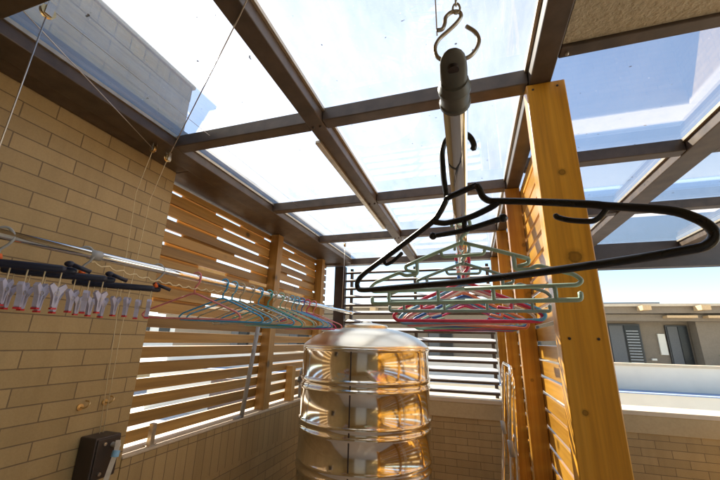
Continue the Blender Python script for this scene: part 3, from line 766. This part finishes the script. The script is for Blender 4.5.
for i, (y, col, yaw, lab) in enumerate(((1.09, 'red', 8, 'bright red hanger on the hanging pole, first behind the skirt hangers'),
        (1.19, 'pink', -6, 'salmon pink hanger on the hanging pole just before the white one'),
        (1.25, 'white', 10, 'white hanger on the hanging pole amid the coloured ones'),
        (1.33, 'orange', 4, 'coral hanger on the hanging pole behind the white one'),
        (1.41, 'navyb', -8, 'cobalt hanger on the hanging pole behind the coral one'),
        (1.50, 'palegreen', 7, 'mint green thin hanger far along the hanging pole'),
        (1.60, 'blue', -4, 'bright blue hanger far along the hanging pole'),
        (1.70, 'purple', 6, 'plum hanger on the hanging pole just before the last one'),
        (1.13, 'lightblue', -3, 'light blue hanger on the hanging pole right behind the first bright red one'),
        (1.45, 'lightblue', 3, 'light blue hanger on the hanging pole right behind the cobalt one'),
        (1.55, 'red', -2, 'bright red hanger deep in the stack on the hanging pole'),
        (1.80, 'crimson', 2, 'crimson hanger on the hanging pole, farthest from the camera'))):
    wire_hanger(WM2, col, polep(y) + Vector((0, 0, .0125)), yaw, lab, GP, random.uniform(-3, 3), 1.08)

# ------------------------------------------------------------------ beyond the terrace
bm = bmesh.new(); box(bm, -7, 22, 6.5, 6.75, 0, EYE - .66)
lw_ = empty('garden_wall', (6, 6.6, 0)); tag(lw_, 'long low white wall behind the terrace, with pale blue ledge', 'wall')
adopt(link('lower_wall', bm, M['white']), lw_)
bm = bmesh.new(); box(bm, -7, 22, 6.47, 6.9, EYE - .66, EYE - .645); adopt(link('ledge', bm, M['sky_blue']), lw_)
bm = bmesh.new(); box(bm, -7, 22, 6.9, 7.05, 0, EYE - .29); adopt(link('upper_wall', bm, M['white']), lw_)
bm = bmesh.new(); box(bm, -7, 22, 6.88, 7.07, EYE - .29, EYE - .25); adopt(link('coping', bm, M['cap'], bevel=.004), lw_)

nh = empty('neighbour_house', (6, 14, 0)); tag(nh, 'low taupe house across the courtyard with wooden rafter ends', 'house')
def nb(name, x0, x1, y0, y1, z0, z1, mat, parent=None):
    bm = bmesh.new(); box(bm, x0, x1, y0, y1, z0 + EYE, z1 + EYE)
    o = link(name, bm, M[mat])
    if parent: o.parent = parent; return o
    return adopt(o, nh)
nb('wall', -14, 22, 14.0, 20, -EYE, 1.0, 'house')
nb('porch_wall', 6.62, 22, 13.55, 13.99, -EYE, .96, 'house')
nb('roof', -14.3, 22.3, 13.1, 20.3, 1.02, 1.22, 'house')
nb('roof_edge', -14.4, 22.4, 12.95, 13.4, 1.225, 1.30, 'cap')
nb('upper_parapet', -14, 6.1, 14.2, 14.4, 1.305, 1.48, 'pvc'); nb('upper_parapet', 6.12, 22, 14.2, 14.4, 1.305, 1.40, 'pvc')
for i in range(24):
    x = -13.6 + i * 1.02 * 1.4
    nb('rafter', x, x + .22, 12.6, 13.0, 1.08, 1.22, 'rafter')
nb('lower_fascia', -14, 22, 13.3, 13.45, .80, 1.0, 'house')
for i in range(10):
    x = 5.7 + i * 1.0; nb('porch_board', x, x + .75, 13.0, 13.28, .88, .95, 'rafter')
for i in range(11):
    x = 4.37 - 3.0 * (i if i else 0)
    if i and x < -13: break
    fr = nb('door', x, x + .92, 13.93, 13.995, -EYE + .02, .74, 'housedark')
    nb('pane', x + .04, x + .42, 13.90, 13.925, -1.4, .68, 'greycurtain', fr); nb('pane', x + .47, x + .88, 13.90, 13.925, -1.4, .68, 'darkglass', fr)
    if i == 0:
        for j in range(12): nb('blind', x + .50, x + .84, 13.885, 13.895, -.5 + j * .09, -.47 + j * .09, 'pvc', fr)
fr = nb('window', 5.98, 6.56, 13.93, 13.995, -.9, .70, 'housedark'); nb('pane', 6.02, 6.28, 13.90, 13.925, -.85, .66, 'greycurtain', fr); nb('pane', 6.30, 6.53, 13.90, 13.925, -.85, .66, 'darkglass', fr)
nb('name_board', 5.74, 5.93, 13.93, 13.99, -.22, .43, 'white')
nb('lamp', 5.45, 5.58, 13.9, 13.99, -.40, -.34, 'white')
pg = empty('potted_plant', (7.0, 12.6, 0)); bm = bmesh.new(); lathe(bm, [(.001, .0), (.16, .0), (.22, .5), (.24, .85), (.20, .86), (.001, .84)], 7.0, 12.6, 20); adopt(link('pot', bm, M['planter'], smooth=True), pg)
bm = bmesh.new(); random.seed(2)
for i in range(140):
    p = Vector((7.0 + random.gauss(0, .16), 12.6 + random.gauss(0, .16), 1.0 + random.gauss(0, .12))); u = Vector((random.gauss(0, 1), random.gauss(0, 1), random.gauss(0, .6))).normalized(); v = u.orthogonal().normalized()
    bm.faces.new([bm.verts.new(p + u * .07), bm.verts.new(p + v * .025), bm.verts.new(p - u * .07), bm.verts.new(p - v * .025)])
adopt(link('foliage', bm, M['leaf']), pg); tag(pg, 'potted plant on the courtyard before the taupe house', 'plant')

# beyond the left fence: a bright roof terrace with a low wall and a few pieces
nw = empty('side_wall', (-9.5, 3, 0)); tag(nw, 'low sand coloured wall seen through the left slat fence', 'wall')
bm = bmesh.new(); box(bm, -9.7, -9.45, -4, 12, 0, .7); adopt(link('wall', bm, M['band']), nw)
bm = bmesh.new(); box(bm, -9.74, -9.41, -4, 12, .7, .75); adopt(link('coping', bm, M['cap']), nw)
for i, (x, y, w, h, lab) in enumerate(((-3.4, 2.95, .45, .62, 'dark clay planter box seen low through the left slat fence near the tiled wall'), (-4.6, 6.6, .6, .7, 'dark clay planter box farther off beyond the left slat fence'))):
    e = empty('planter_box', (x, y, 0)); tag(e, lab, 'planter', 'planters beyond the left fence')
    bm = bmesh.new(); box(bm, x - w, x + w, y - .25, y + .25, 0, h); box(bm, x - w - .03, x + w + .03, y - .28, y + .28, h, h + .05); adopt(link('trough', bm, M['planter'], bevel=.01), e)
ap = empty('apartment_block', (-26, 30, 0)); tag(ap, 'pale apartment block far off beyond the left slat fence', 'building')
bm = bmesh.new(); box(bm, -36, -18, 26, 36, -6, 3.2); adopt(link('wall', bm, M['white']), ap)
for fl in range(2):
    for i in range(7):
        x = -35 + i * 2.4; bm = bmesh.new(); box(bm, x, x + 1.2, 25.9, 25.99, -.9 + fl * 2.2, .5 + fl * 2.2); adopt(link('window', bm, M['darkglass']), ap)

# ------------------------------------------------------------------ light, sky, camera
SUN = Vector((-.646, .436, .626)).normalized()
el = math.asin(SUN.z); az = math.atan2(SUN.x, SUN.y)
W = bpy.data.worlds.new('World'); SC.world = W; W.use_nodes = True
nt = W.node_tree; bg = nt.nodes['Background']
sky = nt.nodes.new('ShaderNodeTexSky'); sky.sky_type = 'NISHITA'; sky.sun_disc = False
sky.sun_elevation = el; sky.sun_rotation = az; sky.altitude = 50; sky.air_density = 1.0; sky.dust_density = .15; sky.ozone_density = 1.5
nt.links.new(sky.outputs[0], bg.inputs[0]); bg.inputs[1].default_value = .085
sl = bpy.data.lights.new('sun', 'SUN'); sl.energy = 5.0; sl.angle = R(.53); sl.color = (1, .91, .77)
so = bpy.data.objects.new('sun', sl); COL.objects.link(so); so.rotation_euler = (-SUN).to_track_quat('-Z', 'Y').to_euler()

cam = bpy.data.cameras.new('camera'); co = bpy.data.objects.new('camera', cam); COL.objects.link(co); SC.camera = co
cam.sensor_width = 36; cam.lens = 17.178; cam.clip_start = .02; cam.clip_end = 1000
yaw, pitch, roll = -.311188235, .284915629, .0235586377
cy, sy = math.cos(yaw), math.sin(yaw)
f = Vector((sy * math.cos(pitch), cy * math.cos(pitch), math.sin(pitch))); r0 = Vector((cy, -sy, 0)); u0 = r0.cross(f)
rr = r0 * math.cos(roll) + u0 * math.sin(roll); uu = -r0 * math.sin(roll) + u0 * math.cos(roll)
co.matrix_world = Matrix(((rr.x, uu.x, -f.x, 0), (rr.y, uu.y, -f.y, 0), (rr.z, uu.z, -f.z, EYE), (0, 0, 0, 1)))

SC.view_settings.view_transform = 'Standard'; SC.view_settings.look = 'None'; SC.view_settings.gamma = 1
SC.view_settings.use_curve_mapping = False; SC.view_settings.exposure = 1.68
SC.cycles.max_bounces = 14; SC.cycles.transparent_max_bounces = 16; SC.cycles.diffuse_bounces = 6; SC.cycles.glossy_bounces = 6
SC.cycles.sample_clamp_indirect = 6; SC.cycles.use_denoising = True
